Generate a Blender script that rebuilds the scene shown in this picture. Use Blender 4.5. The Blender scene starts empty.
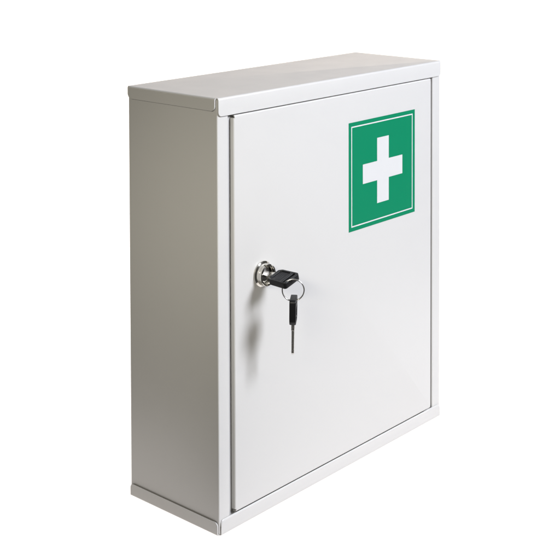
import bpy, bmesh, math, random
from mathutils import Vector, Matrix

sc = bpy.context.scene
COL = sc.collection
R = math.radians

# ------------------------------------------------------------------ camera
W, D, H = 0.3547, 0.1230, 0.4000          # cabinet width, depth, height (m)
CAM = Vector((-0.7801, -0.7743, 0.5735))
FPX, PX, PY = 1229.83, 291.2, -52.84      # focal and principal point in a 560 px frame
YAW, PITCH, ROLL = 0.8499, -0.0344, -0.0025
fw = Vector((math.sin(YAW) * math.cos(PITCH), math.cos(YAW) * math.cos(PITCH), math.sin(PITCH)))
rt0 = Vector((math.cos(YAW), -math.sin(YAW), 0))
up0 = rt0.cross(fw)
rt = rt0 * math.cos(ROLL) + up0 * math.sin(ROLL)
upv = -rt0 * math.sin(ROLL) + up0 * math.cos(ROLL)
cam = bpy.data.cameras.new('camera')
co = bpy.data.objects.new('camera', cam)
COL.objects.link(co)
M = Matrix((rt, upv, -fw)).transposed().to_4x4()
M.translation = CAM
co.matrix_world = M
cam.sensor_fit = 'HORIZONTAL'
cam.sensor_width = 36
cam.lens = FPX / 560 * 36
cam.shift_x = (280 - PX) / 560
cam.shift_y = (PY - 280) / 560
cam.clip_start = 0.02
cam.clip_end = 100
sc.camera = co
sc.render.resolution_x = sc.render.resolution_y = 1024

# ------------------------------------------------------------------ materials
def new_mat(name):
    m = bpy.data.materials.new(name)
    m.use_nodes = True
    nt = m.node_tree
    return m, nt, nt.nodes['Principled BSDF'], nt.nodes['Material Output']

def paint(name, base, rough=0.36, orange=0.00003, wave=0.0004, spec=0.38):
    """powder-coated sheet steel: fine orange-peel, faint sheet waviness, uneven gloss"""
    m, nt, b, out = new_mat(name)
    N, L = nt.nodes, nt.links
    tc = N.new('ShaderNodeTexCoord')
    fine = N.new('ShaderNodeTexNoise'); fine.inputs['Scale'].default_value = 900; fine.inputs['Detail'].default_value = 3
    big = N.new('ShaderNodeTexNoise'); big.inputs['Scale'].default_value = 9; big.inputs['Detail'].default_value = 1
    mid = N.new('ShaderNodeTexNoise'); mid.inputs['Scale'].default_value = 40; mid.inputs['Detail'].default_value = 5
    for n in (fine, big, mid):
        L.new(tc.outputs['Object'], n.inputs['Vector'])
    b1 = N.new('ShaderNodeBump'); b1.inputs['Strength'].default_value = 1; b1.inputs['Distance'].default_value = wave
    b2 = N.new('ShaderNodeBump'); b2.inputs['Strength'].default_value = 1; b2.inputs['Distance'].default_value = orange
    L.new(big.outputs['Fac'], b1.inputs['Height'])
    L.new(fine.outputs['Fac'], b2.inputs['Height'])
    L.new(b1.outputs['Normal'], b2.inputs['Normal'])
    L.new(b2.outputs['Normal'], b.inputs['Normal'])
    mr = N.new('ShaderNodeMapRange')
    mr.inputs['To Min'].default_value = rough - 0.06; mr.inputs['To Max'].default_value = rough + 0.06
    L.new(mid.outputs['Fac'], mr.inputs['Value'])
    L.new(mr.outputs['Result'], b.inputs['Roughness'])
    ramp = N.new('ShaderNodeMixRGB')
    ramp.inputs['Color1'].default_value = (*[c * 0.985 for c in base], 1)
    ramp.inputs['Color2'].default_value = (*base, 1)
    L.new(mid.outputs['Fac'], ramp.inputs['Fac'])
    L.new(ramp.outputs['Color'], b.inputs['Base Color'])
    b.inputs['Specular IOR Level'].default_value = spec
    return m

def metal(name, base, rough, scratch=0.0):
    m, nt, b, out = new_mat(name)
    N, L = nt.nodes, nt.links
    b.inputs['Base Color'].default_value = (*base, 1)
    b.inputs['Metallic'].default_value = 1
    tc = N.new('ShaderNodeTexCoord')
    n = N.new('ShaderNodeTexNoise'); n.inputs['Scale'].default_value = 700; n.inputs['Detail'].default_value = 4
    L.new(tc.outputs['Object'], n.inputs['Vector'])
    mr = N.new('ShaderNodeMapRange')
    mr.inputs['To Min'].default_value = max(0.02, rough - 0.06); mr.inputs['To Max'].default_value = rough + 0.08
    L.new(n.outputs['Fac'], mr.inputs['Value']); L.new(mr.outputs['Result'], b.inputs['Roughness'])
    return m

PAINT = (0.385, 0.379, 0.369)
M_PAINT = paint('white_powder_coat', PAINT)
M_GREEN = paint('green_vinyl', (0.0, 0.130, 0.060), rough=0.42, orange=0.000008, wave=0.0001, spec=0.15)
M_WHITE = paint('white_vinyl', (0.40, 0.40, 0.40), rough=0.42, orange=0.000008, wave=0.0001)
M_CHROME = metal('chrome', (0.62, 0.60, 0.55), 0.12)
M_STEEL = metal('key_steel', (0.42, 0.40, 0.37), 0.30)
M_NICKEL = metal('nickel', (0.68, 0.66, 0.62), 0.24)
M_DARK = metal('lock_steel', (0.16, 0.155, 0.15), 0.3)
M_RING = metal('ring_steel', (0.45, 0.44, 0.43), 0.22)

def plastic(name, base, rough, bumpd):
    m, nt, b, out = new_mat(name)
    N, L = nt.nodes, nt.links
    b.inputs['Base Color'].default_value = (*base, 1)
    b.inputs['Roughness'].default_value = rough
    tc = N.new('ShaderNodeTexCoord')
    n = N.new('ShaderNodeTexNoise'); n.inputs['Scale'].default_value = 1500; n.inputs['Detail'].default_value = 4
    L.new(tc.outputs['Object'], n.inputs['Vector'])
    bp = N.new('ShaderNodeBump'); bp.inputs['Distance'].default_value = bumpd
    L.new(n.outputs['Fac'], bp.inputs['Height']); L.new(bp.outputs['Normal'], b.inputs['Normal'])
    return m
M_PLASTIC = plastic('black_plastic', (0.0035, 0.0035, 0.004), 0.42, 0.0001)
M_PLASTIC.node_tree.nodes['Principled BSDF'].inputs['Specular IOR Level'].default_value = 0.26

m, nt, b, out = new_mat('translucent_acrylic')     # opal sheet, lit from behind by added lamps
nt.nodes.remove(b)
tr = nt.nodes.new('ShaderNodeBsdfTranslucent'); tr.inputs['Color'].default_value = (0.92, 0.92, 0.92, 1)
df = nt.nodes.new('ShaderNodeBsdfDiffuse'); df.inputs['Color'].default_value = (0.85, 0.85, 0.85, 1)
nz = nt.nodes.new('ShaderNodeTexNoise'); nz.inputs['Scale'].default_value = 3
mr = nt.nodes.new('ShaderNodeMapRange'); mr.inputs['To Min'].default_value = 0.18; mr.inputs['To Max'].default_value = 0.22
nt.links.new(nz.outputs['Fac'], mr.inputs['Value'])
mx = nt.nodes.new('ShaderNodeMixShader')
nt.links.new(mr.outputs['Result'], mx.inputs['Fac'])
nt.links.new(tr.outputs['BSDF'], mx.inputs[1]); nt.links.new(df.outputs['BSDF'], mx.inputs[2])
nt.links.new(mx.outputs['Shader'], out.inputs['Surface'])
M_ACRYL = m

# ------------------------------------------------------------------ helpers
def link_mesh(name, bm, mats, parent=None, smooth=40):
    me = bpy.data.meshes.new(name)
    bmesh.ops.recalc_face_normals(bm, faces=bm.faces)
    bm.to_mesh(me); bm.free()
    for mt in (mats if isinstance(mats, (list, tuple)) else [mats]):
        me.materials.append(mt)
    if smooth:
        for p in me.polygons: p.use_smooth = True
        me.set_sharp_from_angle(angle=R(smooth))
    o = bpy.data.objects.new(name, me)
    COL.objects.link(o)
    if parent: o.parent = parent
    return o

def thing(name, label, cat, loc=(0, 0, 0), group=None):
    o = bpy.data.objects.new(name, None)
    o.empty_display_size = 0.02
    COL.objects.link(o)
    o.location = loc
    o['label'] = label; o['category'] = cat
    if group: o['group'] = group
    return o

def pan(a0, a1, b0, b1, flanges, bend, place, thick, corner=0.0035, relief=None, curls=(0, 0, 0, 0)):
    """folded sheet pan: flat plate over [a0,a1]x[b0,b1] at c=0 (outer face), four bent flanges going to -c.
    flanges: heights for sides (a-, a+, b-, b+); place maps (a,b,c) to world; relief: end gap of each flange."""
    bm = bmesh.new()
    r = bend
    rel = relief or [r] * 4
    loopv = []
    NA = 7
    def strip(P, T, O, L, h, e, curl):
        # P origin on outer line, T along, O outward; L length; plate boundary sits r inside of the outer line
        us = [e]
        k = 10
        for i in range(1, k + 1):
            us.append(e + corner * (1 - math.cos(i / k * math.pi / 2)))
        us.append(L / 2)
        us += [L - u for u in reversed(us[:-1])]
        rows = []
        for u in us:
            d = min(u, L - u) - e
            hh = h if d >= corner else h - (corner - math.sqrt(max(0, corner ** 2 - (corner - d) ** 2)))
            row = []
            for j in range(NA + 1):
                t = j / NA * math.pi / 2
                off = -r + r * math.sin(t); c = -r + r * math.cos(t)
                q = P + T * u + O * off
                row.append(bm.verts.new(place(q.x, q.y, c)))
            q = P + T * u
            row.append(bm.verts.new(place(q.x, q.y, -max(r + 1e-4, (hh - curl) * 0.6))))
            if curl:
                for m_ in range(7):          # free edge rolled gently inward
                    t = m_ / 6
                    qq = q - O * (curl * 0.45 * t * t)
                    row.append(bm.verts.new(place(qq.x, qq.y, -(hh - curl * (1 - t)))))
            else:
                row.append(bm.verts.new(place(q.x, q.y, -hh)))
            rows.append(row)
        for i in range(len(rows) - 1):
            for j in range(len(rows[i]) - 1):
                bm.faces.new((rows[i][j], rows[i + 1][j], rows[i + 1][j + 1], rows[i][j + 1]))
        return [row[0] for row in rows]
    A = Vector((1, 0)); B = Vector((0, 1))
    la, lb = a1 - a0, b1 - b0
    s = strip(Vector((a0, b0)), A, -B, la, flanges[2], rel[2], curls[2])
    e = strip(Vector((a1, b0)), B, A, lb, flanges[1], rel[1], curls[1])
    n = strip(Vector((a1, b1)), -A, B, la, flanges[3], rel[3], curls[3])
    w = strip(Vector((a0, b1)), -B, -A, lb, flanges[0], rel[0], curls[0])
    ring = s + e + n + w
    f = bm.faces.new(ring)
    bmesh.ops.remove_doubles(bm, verts=bm.verts, dist=1e-6)
    bmesh.ops.recalc_face_normals(bm, faces=bm.faces)
    # give the sheet its thickness on the inner side
    cen = Vector(place((a0 + a1) / 2, (b0 + b1) / 2, -0.5))
    outn = Vector(place(0, 0, 1)) - Vector(place(0, 0, 0))
    bm.normal_update()
    big = max(bm.faces, key=lambda q: q.calc_area())
    if big.normal.dot(outn) < 0:
        bmesh.ops.reverse_faces(bm, faces=bm.faces)
    bm.normal_update()
    bmesh.ops.solidify(bm, geom=list(bm.faces), thickness=thick)
    return bm

def sweep_profile(pts, z0, z1, thick, hole=None):
    """open plan polyline (outer face), given thickness to its left, extruded from z0 to z1"""
    bm = bmesh.new()
    n = len(pts)
    inner = []
    for i, p in enumerate(pts):
        d1 = (pts[i] - pts[i - 1]).normalized() if i else (pts[1] - pts[0]).normalized()
        d2 = (pts[i + 1] - pts[i]).normalized() if i < n - 1 else d1
        t = (d1 + d2).normalized()
        nrm = Vector((-t.y, t.x))
        k = thick / max(0.5, math.cos(d1.angle(d2) / 2)) if d1.angle(d2) > 1e-4 else thick
        inner.append(p + nrm * k)
    loop = list(pts) + inner[::-1]
    lo = [bm.verts.new((p.x, p.y, z0)) for p in loop]
    hi = [bm.verts.new((p.x, p.y, z1)) for p in loop]
    m = len(loop)
    for i in range(m):
        j = (i + 1) % m
        bm.faces.new((lo[i], lo[j], hi[j], hi[i]))
    for i in range(n - 1):
        a, b2, c, d = i, i + 1, m - 2 - i, m - 1 - i
        bm.faces.new((lo[a], lo[d], lo[c], lo[b2]))
        bm.faces.new((hi[a], hi[b2], hi[c], hi[d]))
    return bm

def rounded(pts, r, seg=6):
    """open polyline with its inner corners rounded"""
    out = [pts[0]]
    for i in range(1, len(pts) - 1):
        p = pts[i]; a = (pts[i - 1] - p).normalized(); b = (pts[i + 1] - p).normalized()
        ang = a.angle(b)
        q_ = r[i] if isinstance(r, list) else r
        d = q_ / math.tan(ang / 2)
        c = p + (a + b).normalized() * (q_ / math.sin(ang / 2))
        s = p + a * d; e = p + b * d
        v0 = s - c; v1 = e - c
        th = v0.angle_signed(v1)
        for k in range(seg + 1):
            t = -th * k / seg
            out.append(c + Vector((v0.x * math.cos(t) - v0.y * math.sin(t), v0.x * math.sin(t) + v0.y * math.cos(t))))
    out.append(pts[-1])
    return out

def rounded_closed(pts, r, seg=6):
    ext = [(pts[-1] + pts[0]) / 2] + list(pts) + [(pts[-1] + pts[0]) / 2]
    if isinstance(r, (list, tuple)): r = [0] + list(r) + [0]
    return rounded(ext, r, seg)[1:-1]

def lathe(profile, axis_o, place, seg=64):
    """profile (radius, n) spun round the n axis"""
    bm = bmesh.new()
    rows = []
    for (rr, n) in profile:
        if rr < 1e-7:
            rows.append([bm.verts.new(place(0, 0, n))])
        else:
            rows.append([bm.verts.new(place(rr * math.cos(2 * math.pi * k / seg), rr * math.sin(2 * math.pi * k / seg), n)) for k in range(seg)])
    for i in range(len(rows) - 1):
        a, b2 = rows[i], rows[i + 1]
        for k in range(seg):
            q = (k + 1) % seg
            if len(a) == 1 and len(b2) == 1: continue
            if len(a) == 1: bm.faces.new((a[0], b2[k], b2[q]))
            elif len(b2) == 1: bm.faces.new((a[k], b2[0], a[q]))
            else: bm.faces.new((a[k], b2[k], b2[q], a[q]))
    return bm

def curve_plate(loops, half, bevel, z=0.0):
    """2D outline with holes -> bevelled plate mesh (bmesh), centred on z"""
    cu = bpy.data.curves.new('outline', 'CURVE')
    cu.dimensions = '2D'; cu.fill_mode = 'BOTH'
    for lp in loops:
        sp = cu.splines.new('POLY'); sp.points.add(len(lp) - 1); sp.use_cyclic_u = True
        for k, p in enumerate(lp): sp.points[k].co = (p.x, p.y, 0, 1)
    cu.extrude = max(1e-5, half - bevel); cu.bevel_depth = bevel; cu.bevel_resolution = 2; cu.offset = -bevel
    ob = bpy.data.objects.new('outline', cu)
    COL.objects.link(ob)
    bpy.context.view_layer.update()
    me = bpy.data.meshes.new_from_object(ob.evaluated_get(bpy.context.evaluated_depsgraph_get()))
    bm = bmesh.new(); bm.from_mesh(me)
    bpy.data.objects.remove(ob); bpy.data.curves.remove(cu); bpy.data.meshes.remove(me)
    for v in bm.verts: v.co.z += z
    bmesh.ops.remove_doubles(bm, verts=bm.verts, dist=1e-6)
    return bm

def join(bms):
    out = bmesh.new()
    for b2 in bms:
        me = bpy.data.meshes.new('tmp'); b2.to_mesh(me); out.from_mesh(me); bpy.data.meshes.remove(me); b2.free()
    return out

V2 = lambda x, y: Vector((x, y))

# ------------------------------------------------------------------ cabinet
cab = thing('first_aid_cabinet', 'white metal first aid cabinet with a green cross sign on its closed door', 'cabinet')
IN = 0.0014                                   # body stands this far inside the cap and tray
xl, xr, yb = IN, W - IN, D - IN
DX0, DX1 = 0.0219, 0.3352                     # door left and right edge
JL, JR = 0.0157, 0.3386                       # jamb strips end here
YS = 0.0057                                   # door stop, behind the closed door
plan = [V2(JL + 0.012, YS), V2(JL, YS), V2(JL, IN), V2(xl, IN), V2(xl, yb), V2(xr, yb), V2(xr, IN), V2(JR, IN), V2(JR, YS), V2(JR - 0.010, YS)]
plan = rounded(plan, 0.0013)
bm = sweep_profile(plan[::-1], 0.0016, H - 0.0016, 0.001)
body = link_mesh('body', bm, M_PAINT, cab, smooth=35)

cap = link_mesh('top_cover', pan(-0.0005, W, 0, D, (0.0119, 0.0119, 0.0168, 0.0119), 0.0022,
      lambda a, b2, c: (a, b2, H + c), 0.0011, corner=0.0042, relief=[0.0030, 0.0030, 0.0022, 0.0022]), M_PAINT, cab, smooth=50)
base = link_mesh('bottom_cover', pan(0, W, 0, D, (0.0122, 0.0122, 0.0140, 0.0122), 0.0016,
      lambda a, b2, c: (a, b2, -c), 0.0011, corner=0.0042, relief=[0.0022, 0.0022, 0.0030, 0.0030], curls=(0, 0, 0.0022, 0)), M_PAINT, cab, smooth=50)

DZ0, DZ1 = 0.0144, 0.3820
DY = 0.0006
door = link_mesh('door', pan(DX0, DX1, DZ0, DZ1, (0.0046, 0.0046, 0.0046, 0.0046), 0.0016,
      lambda a, b2, c: (a, DY - c, b2), 0.0010, corner=0.0006, relief=[0.0026, 0.0026, 0.0012, 0.0012]), M_PAINT, cab, smooth=50)

# sticker on the door: one flat vinyl sheet, cells coloured green or white
SX0, SX1, SZ0, SZ1 = 0.1893, 0.3038, 0.2402, 0.3519
li, lw = 0.0041, 0.0013
cx, cz = (SX0 + SX1) / 2 + 0.0002, (SZ0 + SZ1) / 2
ah, aw = 0.0343, 0.0101
xs = sorted([SX0, SX1, SX0 + li, SX0 + li + lw, SX1 - li, SX1 - li - lw, cx - ah, cx + ah, cx - aw, cx + aw])
zs = sorted([SZ0, SZ1, SZ0 + li, SZ0 + li + lw, SZ1 - li, SZ1 - li - lw, cz - ah, cz + ah, cz - aw, cz + aw])
bm = bmesh.new()
yf = DY - 0.00022
gv = [[bm.verts.new((x, yf, z)) for z in zs] for x in xs]
for i in range(len(xs) - 1):
    for j in range(len(zs) - 1):
        f = bm.faces.new((gv[i][j], gv[i + 1][j], gv[i + 1][j + 1], gv[i][j + 1]))
        mx_, mz_ = (xs[i] + xs[i + 1]) / 2, (zs[j] + zs[j + 1]) / 2
        dx, dz = abs(mx_ - cx), abs(mz_ - cz)
        cross = (dx < ah and dz < aw) or (dx < aw and dz < ah)
        ex = min(mx_ - SX0, SX1 - mx_); ez = min(mz_ - SZ0, SZ1 - mz_)
        inl = min(ex, ez)
        line = li < inl < li + lw
        f.material_index = 1 if (cross or line) else 0
bmesh.ops.recalc_face_normals(bm, faces=bm.faces)
if bm.faces[:][0].normal.y > 0: bmesh.ops.reverse_faces(bm, faces=bm.faces)
bm.normal_update()
bmesh.ops.solidify(bm, geom=list(bm.faces), thickness=0.00018)
stk = link_mesh('sticker', bm, [M_GREEN, M_WHITE], door, smooth=0)
stk['label'] = 'green square sticker with a white cross and thin white border'

# lock: chrome escutcheon with a recessed face, plug in the middle
LX, LZ = 0.0597, 0.2278
lp = lambda u, v, n: (LX + u, DY - n, LZ + v)
def sector(r0, r1, n0, n1, a, da, seg=6):
    b3 = bmesh.new(); g = []
    for k in range(seg + 1):
        t = a - da / 2 + da * k / seg
        c, s_ = math.cos(t), math.sin(t)
        g.append([b3.verts.new(lp(q * c, q * s_, n)) for q, n in ((r0, n0), (r1, n0), (r1, n1 - 0.0004), (r1 - 0.0004, n1), (r0 + 0.0003, n1), (r0, n1 - 0.0003))])
    for k in range(seg):
        for q in range(6):
            b3.faces.new((g[k][q], g[k][(q + 1) % 6], g[k + 1][(q + 1) % 6], g[k + 1][q]))
    b3.faces.new(g[0]); b3.faces.new(g[-1][::-1])
    return b3
lk_parts = [lathe([(0.0040, -0.014), (0.0092, -0.014), (0.0092, 0.0001), (0.0120, 0.0001), (0.0122, 0.0006), (0.0120, 0.0012), (0.0108, 0.0022),
      (0.0104, 0.0026), (0.0103, 0.0052), (0.0100, 0.0056), (0.0080, 0.0056), (0.0078, 0.0052), (0.0076, 0.0022), (0.0064, 0.0020), (0.0064, -0.004)], None, lp)]
for a0_, a1_ in ((68, 104), (116, 246), (262, 408)):      # raised rim with key-way notches
    lk_parts.append(sector(0.0083, 0.0103, 0.0054, 0.0080, R((a0_ + a1_) / 2), R(a1_ - a0_), 24))
lock = link_mesh('lock', join(lk_parts), M_CHROME, cab, smooth=28)
pl = [lathe([(0.0, -0.004), (0.0061, -0.004), (0.0061, 0.0038), (0.0057, 0.0043), (0.0, 0.0043)], None, lp, 48)]
plug = link_mesh('plug', join(pl), M_DARK, lock, smooth=35)

# ------------------------------------------------------------------ keys
def bow_outline():
    h = [(0.0052, 0.0072), (0.0088, 0.0098), (0.0285, 0.0105)]
    return [V2(n, w) for n, w in h] + [V2(n, -w) for n, w in reversed(h)]

def make_key(name, label):
    t = thing(name, label, 'key', group='cabinet keys')
    rr = [0.0016, 0.0040, 0.0026]
    o = rounded_closed(bow_outline(), rr + rr[::-1], 8)
    slot = rounded_closed([V2(0.0229, -0.0090), V2(0.0260, -0.0090), V2(0.0260, 0.0080), V2(0.0229, 0.0080)], 0.0013)
    pin = [V2(0.0082, -0.0060), V2(0.0100, -0.0073), V2(0.0200, -0.0078), V2(0.0200, 0.0078), V2(0.0100, 0.0073), V2(0.0082, 0.0060)]
    panel = rounded_closed(pin, 0.0010)
    frame = curve_plate([o, slot, panel], 0.0030, 0.0007)
    core = curve_plate([rounded_closed([V2(p.x + (-0.0008 if p.x < 0.015 else 0.0008), p.y * 1.1) for p in pin], 0.0010)], 0.0021, 0.0002)
    # fine grip ribs across the panel
    ribs = []
    for k in range(5):
        n = 0.0104 + k * 0.0021
        ribs.append(curve_plate([rounded_closed([V2(n - 0.0004, -0.0066), V2(n + 0.0004, -0.0066), V2(n + 0.0004, 0.0066), V2(n - 0.0004, 0.0066)], 0.00035, 3)], 0.0024, 0.0002))
    link_mesh('bow', join([frame, core] + ribs), M_PLASTIC, t, smooth=35)
    # blade with cut teeth on one edge, and a metal shoulder where it meets the bow
    teeth = [(-0.0230, -0.0012), (-0.0220, -0.0028), (-0.0204, -0.0028), (-0.0192, -0.0014), (-0.0178, -0.0014), (-0.0166, -0.0030), (-0.0152, -0.0030),
             (-0.0138, -0.0012), (-0.0126, -0.0012), (-0.0112, -0.0026), (-0.0098, -0.0026), (-0.0086, -0.0016), (-0.0072, -0.0016), (-0.0056, -0.0034), (0.0070, -0.0036)]
    bl = [V2(*q) for q in teeth] + [V2(0.0070, 0.0036), V2(-0.0218, 0.0036), V2(-0.0240, 0.0010)]
    blade = curve_plate([bl], 0.0012, 0.0002)
    sh = curve_plate([rounded_closed([V2(-0.0010, -0.0044), V2(0.0056, -0.0044), V2(0.0056, 0.0044), V2(-0.0010, 0.0044)], 0.0005)], 0.00145, 0.0003)
    link_mesh('blade', join([blade, sh]), M_NICKEL, t, smooth=35)
    return t

key = make_key('key', 'black headed key pushed into the chrome door lock')
th = R(15)
Nn = Vector((0, -1, 0)); Ww = Vector((math.cos(th), 0, math.sin(th))); Zz = Nn.cross(Ww)
Mk = Matrix((Nn, Ww, Zz)).transposed().to_4x4()
KO = Vector((LX, DY - 0.0093, LZ + 0.0004))
Mk.translation = KO
key.matrix_world = Mk

# ring threads the slot of the inserted key and hangs facing the viewer's side
S = KO + Nn * 0.0248 + Ww * -0.0072           # where the wire passes through the slot
fh = Vector((fw.x, fw.y, 0)).normalized(); rh = Vector((fh.y, -fh.x, 0))
RR, RW = 0.0100, 0.00060
RC = S + rh * 0.0078 + Vector((0, 0, -0.0054))
bm = bmesh.new()
TURNS, SEG, TS = 1.9, 150, 10
rows = []
for i in range(SEG + 1):
    t = 2 * math.pi * TURNS * i / SEG + 1.1
    pit = (i / SEG - 0.5) * 0.0013 * TURNS / 1.9
    c = rh * math.cos(t) + Vector((0, 0, 1)) * math.sin(t)
    ce = c * RR + fh * pit
    rows.append([bm.verts.new(ce + (c * math.cos(2 * math.pi * k / TS) + fh * math.sin(2 * math.pi * k / TS)) * RW) for k in range(TS)])
for i in range(SEG):
    for k in range(TS):
        q = (k + 1) % TS
        bm.faces.new((rows[i][k], rows[i][q], rows[i + 1][q], rows[i + 1][k]))
bm.faces.new(rows[0][::-1]); bm.faces.new(rows[-1])
ring = link_mesh('key_ring', bm, M_RING, None, smooth=60)
ring.location = RC
ring['label'] = 'small steel split ring hanging from the slot of the inserted key'
ring['category'] = 'key ring'

# second key hangs blade-down from the bottom of the ring, seen edge-on
key2 = key.copy(); COL.objects.link(key2)
key2['label'] = 'black headed key dangling blade down from the small ring'
for ch in list(key.children):
    c = ch.copy(); COL.objects.link(c); c.parent = key2
aa = R(-4.5)
Zt = (rh * math.cos(aa) + fh * math.sin(aa)).normalized()
Xt = (Vector((0, 0, 1)) + rh * 0.012).normalized(); Zt = (Zt - Xt * Zt.dot(Xt)).normalized()
Yt = Zt.cross(Xt)
M2 = Matrix((Xt, Yt, Zt)).transposed().to_4x4()
wire = RC + Vector((0, 0, -RR)) + rh * 0.0002
M2.translation = wire - Xt * (0.0260 - RW - 0.0001)
key2.matrix_world = M2

# ------------------------------------------------------------------ white sweep
C0 = Vector((W / 2, D / 2, 0))
def stage(f, l, z):
    q = C0 + fh * f + rh * l
    return (q.x, q.y, z)
prof = [(-0.25 + 0.07 * k, 0.0) for k in range(26)]
for k in range(1, 13):
    t = k / 12 * math.pi / 2
    prof.append((1.5 + 0.5 * math.sin(t), 0.5 - 0.5 * math.cos(t)))
prof += [(2.0, 0.8), (2.0, 1.05)]
UNDER = 4.3
def left(f): return max(0.295 + (f + 0.25) * 0.33, min(2.1, 0.9 * (0.27 + 1.14 * f)))
def right(f): return max(0.40 + (f + 0.25) * 0.45, min(2.1, 0.9 * (0.27 + 1.14 * f)))
fl = 26
for nm, seq in (('floor', prof[:fl]), ('backdrop', prof[fl - 1:])):
    bm = bmesh.new()
    rows = [[bm.verts.new(stage(f, -left(f) + (left(f) + right(f)) * s, z - 0.0005)) for s in (0, 0.25, 0.5, 0.75, 1)] for f, z in seq]
    for i in range(len(rows) - 1):
        for k in range(4):
            bm.faces.new((rows[i][k], rows[i][k + 1], rows[i + 1][k + 1], rows[i + 1][k]))
    o = link_mesh(nm, bm, M_ACRYL, None, smooth=60)
    o['kind'] = 'structure'

# ------------------------------------------------------------------ lamps
def area(name, loc, target, sx, sy, power, col=(1, 1, 1), up=None):
    l = bpy.data.lights.new(name, 'AREA')
    l.shape = 'RECTANGLE'; l.size = sx; l.size_y = sy; l.energy = power; l.color = col
    o = bpy.data.objects.new(name, l); COL.objects.link(o)
    d = (Vector(target) - Vector(loc)).normalized()
    if up is None:
        o.rotation_euler = d.to_track_quat('-Z', 'Y').to_euler()
    else:
        z = -d; y = (up - z * up.dot(z)).normalized(); x = y.cross(z)
        o.rotation_euler = Matrix((x, y, z)).transposed().to_euler()
    o.location = loc
    return o

# added lamps under and behind the opal sweep, burning it out to white
fs = [-0.245, -0.17, -0.09, 0.0, 0.06, 0.12, 0.19, 0.26, 0.34, 0.43, 0.52, 0.62, 0.73, 0.85, 0.98, 1.12, 1.28, 1.46, 1.70, 2.10]
for f0, f1 in zip(fs, fs[1:]):
    fm = (f0 + f1) / 2
    p = Vector(stage(fm, (right(fm) - left(fm)) / 2, -0.025))
    sx, sy = left(fm) + right(fm), f1 - f0
    area('added_floor_light', p, p + Vector((0, 0, 1)), sx, sy, UNDER * (1.04 if f0 < 0.1 else 1.25) * sx * sy, (1, 0.945, 0.915), up=fh)
p = Vector(stage(2.10, 0, 0.48))
area('added_backdrop_light', p, p - fh, 4.2, 1.1, 35, (1, 0.87, 0.75), up=Vector((0, 0, 1)))  # added light, only there to turn the backdrop white
mid = Vector((W * 0.4, 0, H * 0.55))
kd = Vector((0.30, -1.0, 0.74)).normalized()
lk = Vector((LX, 0, LZ))
area('key_lamp', lk + kd * 1.7, lk + Vector((0.12, 0, 0)), 0.50, 0.50, 62.5, (0.895, 0.922, 1.0))
area('added_soft_fill', (1.1, -1.3, 0.75), mid, 1.1, 1.1, 4.7, (0.95, 0.97, 1.0))  # added broad fill from the right, out of view
sf = area('side_fill', (-1.0, -0.5, 0.75), (0, 0.03, 0.286), 0.4, 0.12, 0.47, (1.0, 0.945, 0.80), up=Vector((0, 0, 1)))
sf.data.spread = R(30)

w = bpy.data.worlds.new('World'); sc.world = w; w.use_nodes = True
bg = w.node_tree.nodes['Background']
bg.inputs['Color'].default_value = (1, 0.98, 0.95, 1); bg.inputs['Strength'].default_value = 0.07

sc.view_settings.view_transform = 'Standard'
sc.view_settings.look = 'None'
sc.view_settings.exposure = 0
sc.view_settings.gamma = 1
sc.cycles.use_denoising = True
sc.cycles.max_bounces = 10
sc.cycles.sample_clamp_indirect = 6
